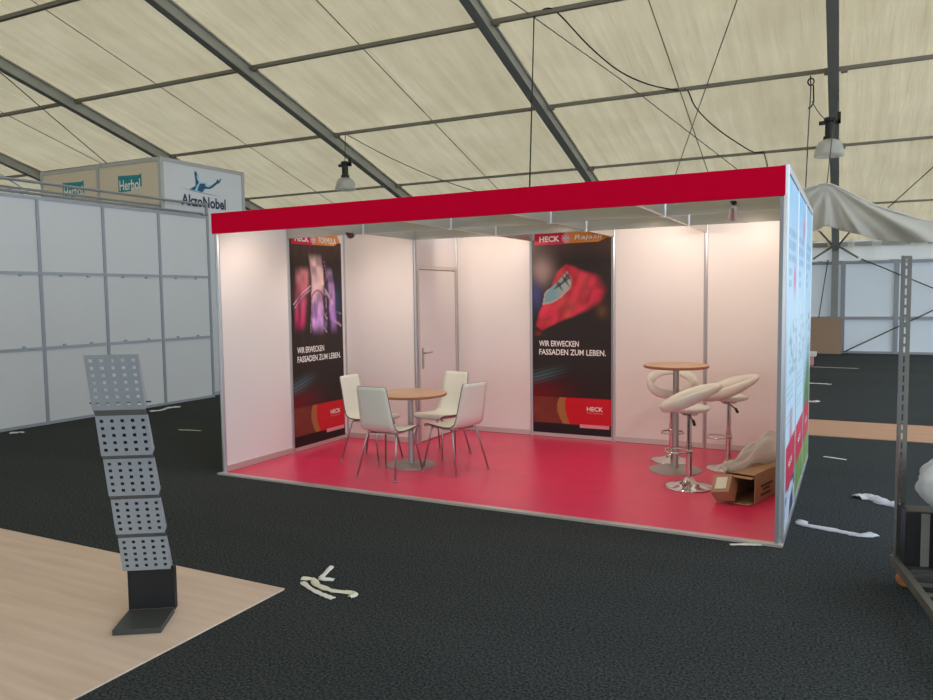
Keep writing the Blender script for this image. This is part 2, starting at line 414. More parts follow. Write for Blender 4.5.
# ------------------------------------------------------------------ the booth
W3 = 5.0; D3 = 3.0; H3 = 2.5; FZ = 2.32
booth = thing('exhibition_booth', 'white exhibition booth with aluminium frame and long red fascia', 'booth', (0, 0, 0))
XL = .025
def bpart(name, mb, m, **k): return obj(name, mb, m, booth, **k)
def octpost(x, y, z0=0.0, z1=H3, r=.022, m='alu'):
    q = MB(); q.lathe([(r, z0), (r, z1)], (x, y, 0), 8); return bpart('post', q, m)
post_xy = [(XL,0),(XL,1),(XL,2),(1,2),(1,3),(2,3),(3,3),(4,3),(5,3),(5,0),(5,1),(5,2)]
for x, y in post_xy: octpost(x, y)
q = MB(); q.box(4.968, 4.992, -.03, .012, 0, FZ-.02); bpart('corner_post_cover', q, 'frame_grey')
def wall_panel(a, b_, z0=.075, z1=2.44, m='booth_white', thick=.008, name='wall_panel'):
    a, b_ = Vector((*a, 0)), Vector((*b_, 0)); d = (b_-a).normalized()
    a, b_ = a + d*.02, b_ - d*.02
    q = MB(); q.beam(a + Vector((0,0,(z0+z1)/2)), b_ + Vector((0,0,(z0+z1)/2)), thick, z1-z0); bpart(name, q, m)
def rails(a, b_, both=True):
    a, b_ = Vector((*a, 0)), Vector((*b_, 0))
    q = MB(); q.beam(a + Vector((0,0,.045)), b_ + Vector((0,0,.045)), .028, .06); bpart('bottom_rail', q, 'trim_rail')
    q = MB(); q.beam(a + Vector((0,0,2.47)), b_ + Vector((0,0,2.47)), .028, .06); bpart('top_rail', q, 'alu')
segs = [((XL,0),(XL,1)), ((XL,1),(XL,2)), ((XL,2),(1,2)), ((1,3),(2,3)), ((2,3),(3,3)), ((3,3),(4,3)), ((4,3),(5,3)), ((5,0),(5,1)), ((5,1),(5,2)), ((5,2),(5,3)), ((XL,2),(XL,3)), ((XL,3),(1,3))]
for a, b_ in segs: wall_panel(a, b_); rails(a, b_)
# door side of the store room
wall_panel((1,2), (1,3), 2.04, 2.44); 
q = MB(); q.box(.986, 1.014, 2.02, 2.98, 2.0, 2.04); bpart('door_head', q, 'trim_rail')
rt = MB(); rt.box(.986, 1.014, 2.02, 2.98, 2.44, 2.5); bpart('top_rail', rt, 'alu')
for y in (2.045, 2.955):
    q = MB(); q.box(.984, 1.016, y-.022, y+.022, .01, 2.0); bpart('door_jamb', q, 'trim_rail')
q = MB(); q.box(.984, 1.012, 2.072, 2.928, .02, 1.99); door = bpart('door_leaf', q, 'booth_white', bevel=.003)
q = MB(); q.box(1.012, 1.020, 2.105, 2.14, .86, 1.10); q.tube([(1.018, 2.122, 1.04), (1.06, 2.122, 1.04), (1.066, 2.14, 1.04), (1.066, 2.25, 1.045)], .009, 8)
q.lathe([(.010,.0),(.010,.012)], (1.022, 2.122, .93), 10)
obj('door_handle', q, 'chrome_dull', door, smooth=1)
# red fascia and ceiling beams
q = MB(); q.box(-.01, 4.999, -.03, .0, FZ-.017, H3-.006); bpart('fascia', q, 'fascia_red', bevel=.003)
q = MB(); q.box(-.01, 5.0, .002, .02, FZ-.012, H3-.01); bpart('fascia_back', q, 'alu_satin')
for y in (1, 2):
    for x in range(0, 5):
        xa = XL if x == 0 else x
        if y == 2 and x == 0: continue
        q = MB(); q.box(xa+.022, x+1-.022, y-.012, y+.012, FZ, H3-.01); bpart('ceiling_beam', q, 'alu_satin', bevel=.002)
for x in (1, 2, 3, 4):
    for y in range(0, 3):
        if x == 1 and y == 2: continue
        q = MB(); q.box(x-.012, x+.012, max(y, .02)+.022, y+1-.022, FZ, H3-.01); bpart('ceiling_beam', q, 'alu_satin', bevel=.002)
for x in (1, 2, 3, 4):
    for y in (1, 2):
        if (x, y) == (1, 2): continue
        q = MB(); q.lathe([(.027, FZ-.008), (.027, H3)], (x, y, 0), 8); bpart('beam_connector', q, 'alu_light')
q = MB(); q.box(5.006, 5.022, -.0, 3.02, 2.45, 2.5); bpart('side_top_rail', q, 'alu')
q = MB(); q.box(4.992, 5.009, -.028, -.005, 0, FZ-.006); bpart('front_edge_post', q, 'alu_light')
q = MB(); q.box(5.006, 5.022, -.0, 3.02, 0, .04); bpart('side_bottom_rail', q, 'alu')

# red vinyl floor with an edge strip
q = MB(); q.box(.04, 4.97, .0, 2.98, .0, .012)
vf = tag(obj('vinyl_floor', q, 'floor_red'), 'glossy red vinyl flooring laid inside the booth', 'floor covering')
q = MB(); q.box(-.02, 5.02, -.06, .0, 0, .016); obj('edge_strip', q, 'trim_rail', vf)

# --------------------------------------------------------------- printed banners
def hashn(x, y, s=0):
    v = math.sin(x*127.1 + y*311.7 + s*74.7)*43758.5453; return v - math.floor(v)
def vnoise(x, y, s=0):
    ix, iy = math.floor(x), math.floor(y); fx, fy = x-ix, y-iy; fx = fx*fx*(3-2*fx); fy = fy*fy*(3-2*fy)
    return (hashn(ix,iy,s)*(1-fx)+hashn(ix+1,iy,s)*fx)*(1-fy) + (hashn(ix,iy+1,s)*(1-fx)+hashn(ix+1,iy+1,s)*fx)*fy
def sst(a, b_, x):
    t = max(0, min(1, (x-a)/(b_-a))); return t*t*(3-2*t)
def mixc(c, d, f): return tuple(c[i]*(1-f) + d[i]*f for i in range(3))
def inpoly(x, y, P):
    r = False; n = len(P)
    for i in range(n):
        (xa, ya), (xb, yb) = P[i], P[i-1]
        if (ya > y) != (yb > y) and x < (xb-xa)*(y-ya)/(yb-ya)+xa: r = not r
    return r
def pdist(x, y, P):
    d = 9
    for i in range(len(P)):
        (xa, ya), (xb, yb) = P[i], P[i-1]; vx, vy = xb-xa, yb-ya
        t = max(0, min(1, ((x-xa)*vx+(y-ya)*vy)/(vx*vx+vy*vy+1e-12))); d = min(d, math.hypot(x-xa-vx*t, y-ya-vy*t))
    return d
def soft(x, y, P, e):    # soft polygon mask
    d = pdist(x, y, P); s = 1 if inpoly(x, y, P) else -1; return sst(-e, e, s*d)
def base_dark(u, z):
    c = (.020, .012, .010)
    c = mixc(c, (.07, .032, .025), sst(2.05, 2.3, z))
    # teal sweep and dark red glow in the lower part
    k = z - (.70 + .28*u); 
    if .45 < z < 1.05:
        f = math.exp(-((k)/.07)**2)*sst(.52, .0, u)*(.6+.4*math.sin(k*160)); c = mixc(c, (.08, .21, .24), max(0, f)*.9)
        f = math.exp(-((z-.53-.05*u)/.13)**2)*sst(.75, .0, u); c = mixc(c, (.16, .006, .012), f*.9)
    if .18 < z < .485:      # band
        xr = .45 - .05*math.sin((z-.2)*8); xo = .36 - .06*math.sin((z-.2)*9)
        if u > xr: c = (.62, .006, .018)
        elif u > xo: c = (.40, .16, .05)
        else: c = mixc((.16, .03, .02), (.30, .05, .035), vnoise(u*6, z*9)*sst(.5, .0, u) )
    elif z <= .18: c = (.012, .008, .008)
    return c
P_red = [(.04,1.33),(.09,1.50),(.22,1.70),(.30,1.94),(.43,2.03),(.53,2.00),(.66,1.93),(.82,1.86),(.87,1.74),(.82,1.62),(.68,1.53),(.50,1.44),(.30,1.36),(.12,1.28)]
P_win = [(.14,1.58),(.16,1.71),(.28,1.80),(.43,1.95),(.48,1.86),(.47,1.77),(.36,1.67),(.24,1.60)]
def art_red(u, z):
    c = base_dark(u, z)
    if z > 1.2: u += .025*(vnoise(u*7, z*7, 21)-.5); z += .02*(vnoise(u*8, z*8, 22)-.5)
    if z > 1.2:
        f = math.exp(-((u-.13)/.13)**2 - ((z-1.96)/.16)**2); c = mixc(c, (.42, .28, .26), min(1, f*.9))
        f = math.exp(-((u-.05)/.08)**2 - ((z-1.68)/.16)**2); c = mixc(c, (.06, .07, .22), min(1, f*.9))
        f = math.exp(-((u-.85)/.06)**2 - ((z-1.50)/.07)**2); c = mixc(c, (.22, .09, .02), f*.5)
        m_ = soft(u, z, P_red, .018 + .05*sst(.45, .9, u))
        if m_ > 0:
            r = mixc((.55, .012, .045), (.74, .10, .09), vnoise(u*9 + z*4, z*7, 3))
            fold = .5+.5*math.sin((u*1.2 - z*.55)*34 + 3*vnoise(u*4, z*4, 5)); r = mixc(r, (.30, .004, .02), fold*.35)
            r = mixc(r, (.30, .012, .03), sst(.50, .85, u)*.75); r = mixc(r, (.16, .004, .012), sst(.10, .0, abs(z - 1.46 - .35*(u-.2)))*.35); r = mixc(r, (.85, .03, .09), sst(.5, .8, vnoise(u*14 - z*5, z*6, 31))*.6)
            c = mixc(c, r, m_)
        w = soft(u, z, P_win, .008)
        if w > 0:
            g = mixc((.20, .38, .42), (.45, .47, .42), sst(.25, .45, u))
            for cx_, cz in ((.33, 1.80), (.40, 1.85), (.43, 1.90)):
                for th in (.5, 2.2, 3.9, 5.4):
                    dx, dz = u-cx_, z-cz; al = dx*math.cos(th)+dz*math.sin(th); ac = abs(-dx*math.sin(th)+dz*math.cos(th))
                    if 0 < al < .09: g = mixc(g, (.03, .045, .05), sst(.022*(1-al/.09)+.004, 0, ac))
            c = mixc(c, g, w)
            e = pdist(u, z, P_win)
            if e < .009 and z < 1.75: c = mixc(c, (.62, .45, .42), .7)
        f = math.exp(-((u-.07)/.05)**2 - ((z-1.24)/.03)**2); c = mixc(c, (.28, .03, .02), f*.6)
    return c
def art_violet(u, z):
    c = base_dark(u, z)
    if z > 1.15: u = u + .05*(vnoise(u*5, z*3.2, 11)-.5) + .02*(vnoise(u*16, z*11, 12)-.5)
    if z > 1.15:
        fade = sst(1.24, 1.45, z)*sst(2.2, 2.05, z)
        def shard(c, x0, x1, za, zb, col, e=.03, tilt=0):
            uu = u - tilt*(z-1.7); m_ = sst(x0-e, x0+e, uu)*sst(x1+e, x1-e, uu)*sst(za-.08, za+.08, z)*sst(zb+.05, zb-.05, z)
            return mixc(c, col, m_*fade)
        top = sst(1.35, 2.1, z)
        c = shard(c, .08, .28, 1.35, 2.0, mixc((.48, .02, .13), (.45, .18, .18), top), .04, .10)
        c = shard(c, .36, .58, 1.25, 2.22, mixc((.60, .33, .75), (.75, .52, .50), sst(1.4, 1.9, z)), .02, -.02)
        c = shard(c, .60, .66, 1.4, 2.15, (.04, .02, .05), .02)
        c = shard(c, .68, .80, 1.25, 2.0, mixc((.42, .20, .62), (.36, .24, .38), top), .02, -.12)
        c = shard(c, .60, .66, 1.25, 1.42, (.28, .20, .42), .02)
        # bright streaks
        for (xa, za, xb, zb, w) in ((.03,1.62,.33,1.82,.012),(.05,1.58,.33,1.78,.008),(.40,1.68,.50,1.80,.010),(.50,1.80,.62,1.72,.010),(.60,1.78,.76,1.62,.022),(.58,1.52,.66,1.45,.014),(.34,1.3,.36,1.75,.006),(.62,2.10,.64,1.45,.004),(.63,1.98,.66,1.90,.012),(.80,1.42,.92,1.36,.020),(.84,1.52,.93,1.50,.014),(.66,1.30,.58,1.36,.012)):
            d = pdist(u, z, [(xa,za),(xb,zb)])
            c = mixc(c, (.62, .42, .50), sst(w, w*.3, d)*.8)
        d = abs(math.hypot((u-.47)/1.0, (z-1.66))-.11)
        if z > 1.66: c = mixc(c, (.30, .04, .08), sst(.018, .004, d)*.8)
        f = vnoise(u*14, z*10, 9); c = mixc(c, (c[0]*.25, c[1]*.2, c[2]*.4), sst(.35, .9, f)*.75*fade); f = vnoise(u*22, z*5, 19); c = mixc(c, (min(1, c[0]*1.5), min(1, c[1]*1.5), min(1, c[2]*1.4)), sst(.5, .9, f)*.8)
        f = math.exp(-((u-.86)/.07)**2 - ((z-1.62)/.18)**2); c = mixc(c, (.03, .06, .18), f*.7)
    return c
def print_panel(name, origin, ux, w, h, fn, nu, nv, parent, z_of=lambda z: z):
    ux = Vector(ux); o = Vector(origin)
    q = MB(); q.grid(lambda u, v: o + ux*w*u + Vector((0, 0, h*v)), nu, nv)
    me = bpy.data.meshes.new(name); off = Vector(parent.location)
    me.from_pydata([tuple(v-off) for v in q.v], [], q.f); me.update()
    ca = me.color_attributes.new('ink', 'FLOAT_COLOR', 'POINT')
    k = 0
    for j in range(nv+1):
        for i in range(nu+1):
            c = fn(w*i/nu, o.z + h*j/nv); ca.data[k].color = (*c, 1); k += 1
    me.materials.append(MATS['print_art']); ob = bpy.data.objects.new(name, me); return link(ob, parent)

def banner(origin, ux, nrm, fn, label, partner, fx=1.0):
    """origin: lower-left corner on the wall seen from inside the booth"""
    o = Vector(origin); ux = Vector(ux); nrm = Vector(nrm).normalized(); ux = ux*fx; uz = Vector((0,0,1))
    t = thing('advertising_banner', label, 'banner', tuple(o), 0)
    w = .95
    q = MB(); q.obox(o + ux*w/2 + uz*1.19 + nrm*.003, ux*w/2, nrm*.003, uz*1.13); obj('banner_sheet', q, 'print_dark', t, world=True)
    print_panel('printed_artwork', o + uz*.065 + nrm*.0075, ux, w, 2.25, fn, 96, 225, t)
    n2 = nrm*.010
    def quad(name, x0, x1, z0, z1, m, lift=.0085, rag=0):
        q = MB(); q.obox(o + ux*(x0+x1)/2 + uz*(z0+z1)/2 + nrm*lift, ux*(x1-x0)/2, nrm*.0012, uz*(z1-z0)/2); return obj(name, q, m, t, world=True)
    quad('red_logo_strip', .03, .40, 2.27, 2.40, 'logo_red')
    # orange strip with a tapered end
    q = MB(); q.prism([(.38,2.275),(.80,2.28),(.925,2.33),(.88,2.40),(.38,2.40)], o + nrm*.008, ux, uz, .0015); obj('orange_logo_strip', q, 'logo_orange', t, world=True)
    q = MB(); q.prism([(.42+.055*math.cos(2*PI*i/20), 2.335+.055*math.sin(2*PI*i/20)) for i in range(20)], o + nrm*.0095, ux, uz, .0012); obj('plus_disc', q, 'print_red_pale', t, world=True)
    q = MB(); q.obox(o + ux*.42 + uz*2.335 + nrm*.0115, ux*.030, nrm*.0006, uz*.009); q.obox(o + ux*.42 + uz*2.335 + nrm*.0115, ux*.009, nrm*.0006, uz*.030); obj('plus_sign', q, 'text_white', t, world=True)
    text('logo_lettering', 'HECK', o + ux*.09 + uz*2.300 + n2, ux, uz, .25, .068, 'text_white', t, bold=.035)
    text('partner_lettering', partner, o + ux*.52 + uz*2.300 + n2, ux, uz, .33, .068, 'text_white', t, bold=.015, shear=.15 if partner == 'Rajasil' else 0)
    text('headline_lettering', 'WIR ERWECKEN', o + ux*.08 + uz*1.085 + n2, ux, uz, .49, .068, 'text_white', t, bold=.02)
    text('headline_lettering', 'FASSADEN ZUM LEBEN.', o + ux*.08 + uz*.985 + n2, ux, uz, .81, .068, 'text_white', t, bold=.02)
    text('logo_lettering', 'HECK', o + ux*.665 + uz*.345 + n2, ux, uz, .19, .050, 'text_white', t, bold=.02)
    text('small_lettering', 'Wall Systems', o + ux*.665 + uz*.312 + n2, ux, uz, .19, .020, 'print_red_pale', t, bold=.01)
    quad('web_strip', .58, .93, .145, .185, 'print_red_pale', .0095)
    return t
banner((2.025, 2.985, 0), (1,0,0), (0,-1,0), art_red, 'black banner with a red folded shape on the back wall of the booth', 'Rajasil')
banner((XL+.012, 1.01, 0), (0,1,0), (1,0,0), art_violet, 'black banner with violet and pink shapes on the left wall of the booth', 'FORMULA', .955)

# outside banners on the right wall, seen very obliquely (u runs along +y)
def side_art(k):
    def fn(u, z):
        sky = mixc((.62, .82, .95), (.20, .52, .85), sst(1.4, 2.45, z)*(.5+.5*vnoise(u*2+k*3, z*2, k)))
        c = sky
        if k == 2: c = mixc(c, (.35, .62, .80), .5)
        def blk(c, x0, x1, z0, z1, col, f=.8):
            if x0 < u < x1 and z0 < z < z1: return mixc(c, col, f)
            return c
        for j in range(3): c = blk(c, .10, .85-.12*((j+k) % 2), 2.06-.085*j, 2.115-.085*j, (.10, .22, .34), .62 if (u*47 % 1) < .62 else .1)
        for j in range(2): c = blk(c, .10, .42, 1.80-.08*j, 1.85-.08*j, (.12, .22, .32), .6 if (u*53 % 1) < .6 else .1)
        if k < 2:
            f = math.exp(-((u-.70)/.10)**2 - ((z-(1.78 if k == 0 else 2.2))/.10)**2); c = mixc(c, (.75, .06, .18), min(1, f*1.1))
        if 1.10 < z < 1.5 and u > .25: c = mixc(c, (.10, .14, .20), .55*sst(.50, .8, vnoise(u*16, z*30, k+2)))
        for j in range(6): c = blk(c, .12, .7, 1.02-.05*j, 1.035-.05*j, (.20, .32, .42), .45)
        if z < .85 and k == 0: 
            f = math.exp(-((u-.55)/.14)**2); c = mixc(c, (.50, .12, .20), f*sst(1.1, .7, z)*.8)
        if k == 1: c = mixc(c, (.20, .28, .16), sst(.62, .5, z))
        if k == 2: c = mixc(c, (.10, .22, .06), sst(1.25, .8, z + .12*math.sin(u*7))*sst(.1, .5, u + .2)); c = mixc(c, (.05, .09, .14), sst(.55, .4, z))
        zr = .62 - .0*k
        if .30 < z < zr and (u > .12): c = (.66, .015, .07)
        if z <= .30: c = mixc((.55, .62, .70), (.03, .06, .16), sst(.45, .55, vnoise(u*5, z*12, k+6))) if k == 0 else mixc((.10, .24, .05), (.30, .40, .12), vnoise(u*8, z*8, k))
        return c
    return fn
lab = ['light blue printed banner nearest the front on the booth outside wall', 'light blue printed banner in the middle of the booth outside wall', 'light blue and green printed banner farthest back on the booth outside wall']
for k in range(3):
    o = Vector((5.008, k+.0, 0))
    t = thing('outdoor_banner', lab[k], 'banner', tuple(o), 0, 'printed banners on the outside of the booth')
    q = MB(); q.obox(o + Vector((.004, .49, 1.25)), (.004,0,0), (0,.485,0), (0,0,1.19)); obj('banner_sheet', q, 'booth_white', t, world=True)
    print_panel('printed_artwork', o + Vector((.0095, .005, .06)), (0,1,0), .97, 2.38, side_art(k), 60, 150, t)
    text('logo_lettering', 'HECK', o + Vector((.0115, .35, .44)), (0,1,0), (0,0,1), .34, .05, 'text_white', t, bold=.02)

# --------------------------------------------------------------- booth spotlights
def spot(loc, aim, label, power, visible_glow=True, size=.03, ang=100, head='alu_light'):
    loc = Vector(loc); aim = Vector(aim); d = (aim-loc).normalized()
    t = thing('spotlight', label, 'spotlight', tuple(loc), 0, 'spotlights clamped under the booth beams')
    q = MB(); a = -d*.05; 
    q.tube([a, a + d*.03, a + d*.07, a + d*.11], .03, 14, rad=[.018, .030, .036, .042]); obj('lamp_head', q, head, t, smooth=1)
    q = MB(); q.tube([d*.0605, d*.063], .036, 14); obj('lamp_lens', q, 'lamp_glow' if visible_glow else 'alu', t)
    q = MB(); q.tube([(0,0,.0), (0,0,.07)], .008, 8); q.box(-.02, .02, -.03, .03, .065, .08); obj('clamp_arm', q, 'black_plastic', t)
    L_ = bpy.data.lights.new('spot_lamp', 'SPOT'); L_.energy = power; L_.color = (1, .80, .66); L_.spot_size = math.radians(ang); L_.spot_blend = .9; L_.shadow_soft_size = size
    lo = bpy.data.objects.new('spot_lamp', L_); link(lo, t); lo.location = d*.075
    lo.rotation_euler = (-d).to_track_quat('Z', 'Y').to_euler()
    return t
SP = 45
spot((4.55, .955, FZ-.0), (4.45, 2.5, .7), 'small white spotlight shining at the right end of the booth under the front beam', SP*.35, ang=75)
spot((.86, .955, FZ+.02), (.3, 3, 1.6), 'dark spotlight beside the top of the violet banner', SP*.3, False, head='rack_dark')
spot((3.5, 2.06, 2.38), (3.5, 3, 2.1), 'spotlight behind the rear beam lighting the white panel right of the red banner', SP*.5, ang=130)
spot((4.5, 2.06, 2.38), (4.5, 3, 2.1), 'spotlight behind the rear beam lighting the rightmost white panel', SP*.5, ang=130)
spot((1.55, 2.06, 2.38), (1.5, 3, 2.1), 'spotlight behind the rear beam lighting the panel right of the door', SP*.5, ang=130)
spot((.75, .09, 2.38), (0, .45, 1.6), 'spotlight behind the left end of the fascia lighting the front left panel', SP*.42, ang=120)

for x_, w_ in ((.5, 'above the violet banner'), (1.5, 'above the low table'), (2.5, 'above the middle of the booth'), (3.5, 'above the bar table'), (4.5, 'above the cardboard box')):  # added floods, hidden above the beams, to brighten floor and walls
    spot((x_, 1.10, 2.42), (x_, 1.9, 0), 'added unseen floodlight between the ceiling beams ' + w_, SP*.42, ang=150, size=.06)
# --------------------------------------------------------------- furniture
def make_chair():
    t = thing('chair', '', 'chair', (0,0,0), 0, 'white shell chairs around the low table')
    prof = [(.225,.425,.19),(.215,.445,.20),(.16,.455,.205),(.05,.445,.205),(-.06,.438,.20),(-.14,.445,.195),(-.185,.475,.19),(-.205,.53,.185),(-.225,.62,.178),(-.250,.74,.170),(-.272,.83,.165),(-.278,.865,.158)]
    q = MB(); n = 8; vs = []; fs = []
    for (y, z, w) in prof:
        for i in range(n+1):
            u = i/n*2-1; vs.append((u*w, y - .012*(1-u*u)*(1 if z > .5 else 0), z - .010*(1-u*u)*(1 if z < .5 else 0)))
    for j in range(len(prof)-1):
        for i in range(n): fs.append((j*(n+1)+i, j*(n+1)+i+1, (j+1)*(n+1)+i+1, (j+1)*(n+1)+i))
    q.add(vs, fs); sh = obj('seat_shell', q, 'chair_white', t, smooth=2)
    sh.data.materials.append(MATS['chair_edge'])
    md = sh.modifiers.new('s', 'SOLIDIFY'); md.thickness = .012; md.offset = 0; md.material_offset_rim = 1
    q = MB()
    for sx in (-1, 1): q.tube([(sx*.15, .17, .425), (sx*.15, -.13, .415)], .009, 8)
    q.tube([(-.15, .10, .418), (.15, .10, .418)], .009, 8); q.tube([(-.15, -.10, .412), (.15, -.10, .412)], .009, 8)
    obj('under_frame', q, 'chrome_dull', t, smooth=2)
    for sx in (-1, 1):
        for sy, y0, y1 in ((1, .15, .225), (-1, -.12, -.235)):
            q = MB(); q.tube([(sx*.15, y0, .42), (sx*.165, y0 + (y1-y0)*.15, .38), (sx*.215, y1, .012)], .0095, 10)
            q.lathe([(.013,0),(.013,.016)], (sx*.215, y1, 0), 10); obj('leg', q, 'chrome_dull', t, smooth=2)
    return t
FL = .012
ch = make_chair()
ch.location = (1.545, .585, FL); ch.rotation_euler = (0, 0, math.radians(-2)); ch['label'] = 'white chair with its back to the camera in front of the low table'
dup(ch, (.99, 1.10, FL), math.radians(-91), 'white chair left of the low table against the violet banner')
dup(ch, (1.55, 1.55, FL), math.atan2(-.97, -.20) - PI/2, 'white chair behind the low table, near the store room door')
dup(ch, (2.0, 1.03, FL), math.atan2(.30, -.95) - PI/2, 'white chair right of the low table, facing left')

def table(name, loc, r, h, rc, rb, label, cat):
    t = thing(name, label, cat, loc)
    q = MB(); q.lathe([(r-.006, h-.004), (r-.001, h-.001), (r-.001, h), (0, h)], n=56); 
    q = MB(); q.lathe([(r-.004, h-.0055), (r-.004, h-.001), (r-.006, h)], n=56)
    obj('table_top', q, 'table_wood', t, smooth=1)
    q = MB(); q.lathe([(r-.012, h-.028), (r-.002, h-.022), (r, h-.012), (r-.001, h-.006)], n=56); obj('edge_band', q, 'table_edge', t, smooth=1)
    q = MB(); q.lathe([(rc, .012), (rc, h-.04), (rc*2.2, h-.036), (rc*2.2, h-.028)], n=24); obj('column', q, 'grey_metal', t, smooth=1)
    q = MB(); q.lathe([(rb, 0), (rb, .006), (rb-.01, .012), (rc+.02, .018), (rc, .022)], n=48); obj('base_plate', q, 'grey_metal', t, smooth=1)
    return t
table('round_table', (1.505, 1.03, FL), .365, .725, .029, .245, 'low round wooden table on a grey column amid four white chairs', 'table')
table('bar_table', (3.93, 1.85, FL), .30, 1.005, .028, .245, 'tall round bar table with a wooden top and grey column', 'bar table')

def make_stool():
    t = thing('bar_stool', '', 'bar stool', (0,0,0), 0, 'white upholstered bar stools')
    # +x is the high back side
    q = MB(); q.lathe([(.02, .655), (.11, .655), (.155, .666), (.175, .684), (.172, .700), (.14, .708), (.02, .711)], (.0, 0, 0), 36); obj('seat_cushion', q, 'leather', t, smooth=2)
    # tilted padded ring as a backrest
    n = 48; k = 14; vs = []; fs = []; tl = math.radians(24)
    for i in range(n):
        a = 2*PI*i/n; cx, cy = .215*math.cos(a), .215*math.sin(a)
        rise = (1+math.cos(a))/2
        z = .690 + .185*(rise**1.05)
        lean = 1 + .10*rise
        c = Vector((cx*lean, cy, z)); out_ = Vector((math.cos(a), math.sin(a), 0))
        hw = .034 - .006*rise; hh = .040 + .020*math.sin(PI*min(1, rise*1.0))**1 - .008*rise
        up = Vector((math.cos(a)*.35*rise, math.sin(a)*.35*rise, 1)).normalized()
        for j in range(k):
            b_ = 2*PI*j/k; vs.append(c + out_*hw*math.cos(b_) + up*hh*math.sin(b_))
    for i in range(n):
        for j in range(k): fs.append((i*k+j, i*k+(j+1) % k, ((i+1) % n)*k+(j+1) % k, ((i+1) % n)*k+j))
    q = MB(); q.add(vs, fs); obj('backrest', q, 'leather', t, smooth=2)
    q = MB(); q.lathe([(.205, 0), (.207, .006), (.19, .012), (.12, .024), (.06, .046), (.036, .075), (.03, .09), (.0, .092)], n=44); obj('base', q, 'chrome', t, smooth=2)
    q = MB(); q.lathe([(.026, .08), (.026, .37), (.020, .375), (.020, .62), (.07, .63), (.07, .645)], n=20); obj('gas_column', q, 'chrome', t, smooth=1)
    q = MB(); q.tube([(.0, .028, .31), (-.07, .10, .31), (-.16, .105, .31), (-.20, .05, .31), (-.20, -.05, .31), (-.16, -.105, .31), (-.07, -.10, .31), (.0, -.028, .31)], .009, 8)
    q.lathe([(.031, .295), (.031, .325)], n=16); obj('footrest', q, 'chrome', t, smooth=2)
    q = MB(); q.tube([(.0, -.03, .625), (.03, -.13, .60), (.035, -.16, .595)], .006, 8); q.tube([(.033, -.145, .60), (.042, -.20, .575)], .013, 8); obj('height_lever', q, 'black_plastic', t, smooth=2)
    return t
st = make_stool()
st.location = (4.165, 1.27, FL); st.rotation_euler = (0, 0, math.atan2(.18, .98)); st['label'] = 'white bar stool in front of the bar table, nearest the booth front edge'
dup(st, (4.375, 2.10, FL), math.atan2(.30, .95), 'white bar stool right of the bar table, beside the cardboard box')
dup(st, (3.81, 2.25, FL), math.atan2(.97, -.25), 'white bar stool behind the bar table')

# cardboard boxes with packing film
bd = Vector((.27, .96, 0)).normalized(); bs = Vector((bd.y, -bd.x, 0))     # long axis, right side
cb = thing('cardboard_box', 'long open cardboard box lying on the red floor behind the right wall', 'box', (4.63, .93, FL))
bl, bw, bh = .85, .23, .23
o = Vector((4.63, .95, FL))
def carton(parent, o, d, s, l, w, h, th=.006):
    u = Vector((0,0,1)); q = MB()
    q.obox(o + d*l/2 + u*(th/2), d*l/2, s*w/2, u*th/2); q.obox(o + d*l/2 + u*(h-th/2), d*l/2, s*w/2, u*th/2)
    for k in (-1, 1): q.obox(o + d*l/2 + s*k*(w/2-th/2) + u*h/2, d*l/2, s*th/2, u*h/2)
    q.obox(o + d*(l-th/2) + u*h/2, d*th/2, s*w/2, u*h/2)
    obj('box_body', q, 'cardboard', parent, world=True)
carton(cb, o, bd, bs, bl, bw, bh)
u = Vector((0,0,1))
q = MB(); q.obox(o - bd*.05 + u*.008, bd*.05, bs*bw*.48, u*.002); obj('end_flap', q, 'cardboard', cb, world=True)
fd = (-bd*.75 + bs*-.0 + u*.35).normalized()
q = MB(); q.obox(o + u*(bh-.02) - bs*.0 - bd*.035 + u*.0, bd*.035, bs*bw*.49, u*.002); obj('end_flap', q, 'cardboard', cb, world=True)
q = MB()
for z, l0, l1 in ((.05,.12,.32),(.09,.16,.30),(.12,.12,.36),(.06,.45,.60),(.11,.42,.66),(.15,.45,.62)): q.obox(o + bs*(bw/2+.001) + bd*(l0+l1)/2 + u*z, bd*(l1-l0)/2, bs*.001, u*.010)
obj('printed_marks', q, 'print_dark', cb, world=True)
# small carton tilted against the open end
ib = thing('small_carton', 'small tilted cardboard carton with pale label at the open end of the long box', 'carton', (4.50, .90, FL))
c0 = Vector((4.515, .885, FL+.125)); e1 = (Vector((.82, -.35, 0))).normalized(); e3 = Vector((-.26, -.62, .70)); e3 = (e3 - e1*e3.dot(e1)).normalized(); e2 = e3.cross(e1)
rz_ = Matrix.Rotation(math.radians(14), 3, e3); e1 = rz_ @ e1; e2 = rz_ @ e2
q = MB(); q.obox(c0, e1*.075, e2*.085, e3*.065)
zmin = min(v.z for v in q.v); sh_ = Vector((0, 0, FL+.001-zmin)); q.v = [v+sh_ for v in q.v]; obj('box_body', q, 'cardboard', ib, world=True, bevel=.003)
q = MB(); q.obox(c0+sh_+e3*.0665 , e1*.045, e2*.055, e3*.0008); obj('paper_label', q, 'paper_cream', ib, world=True)
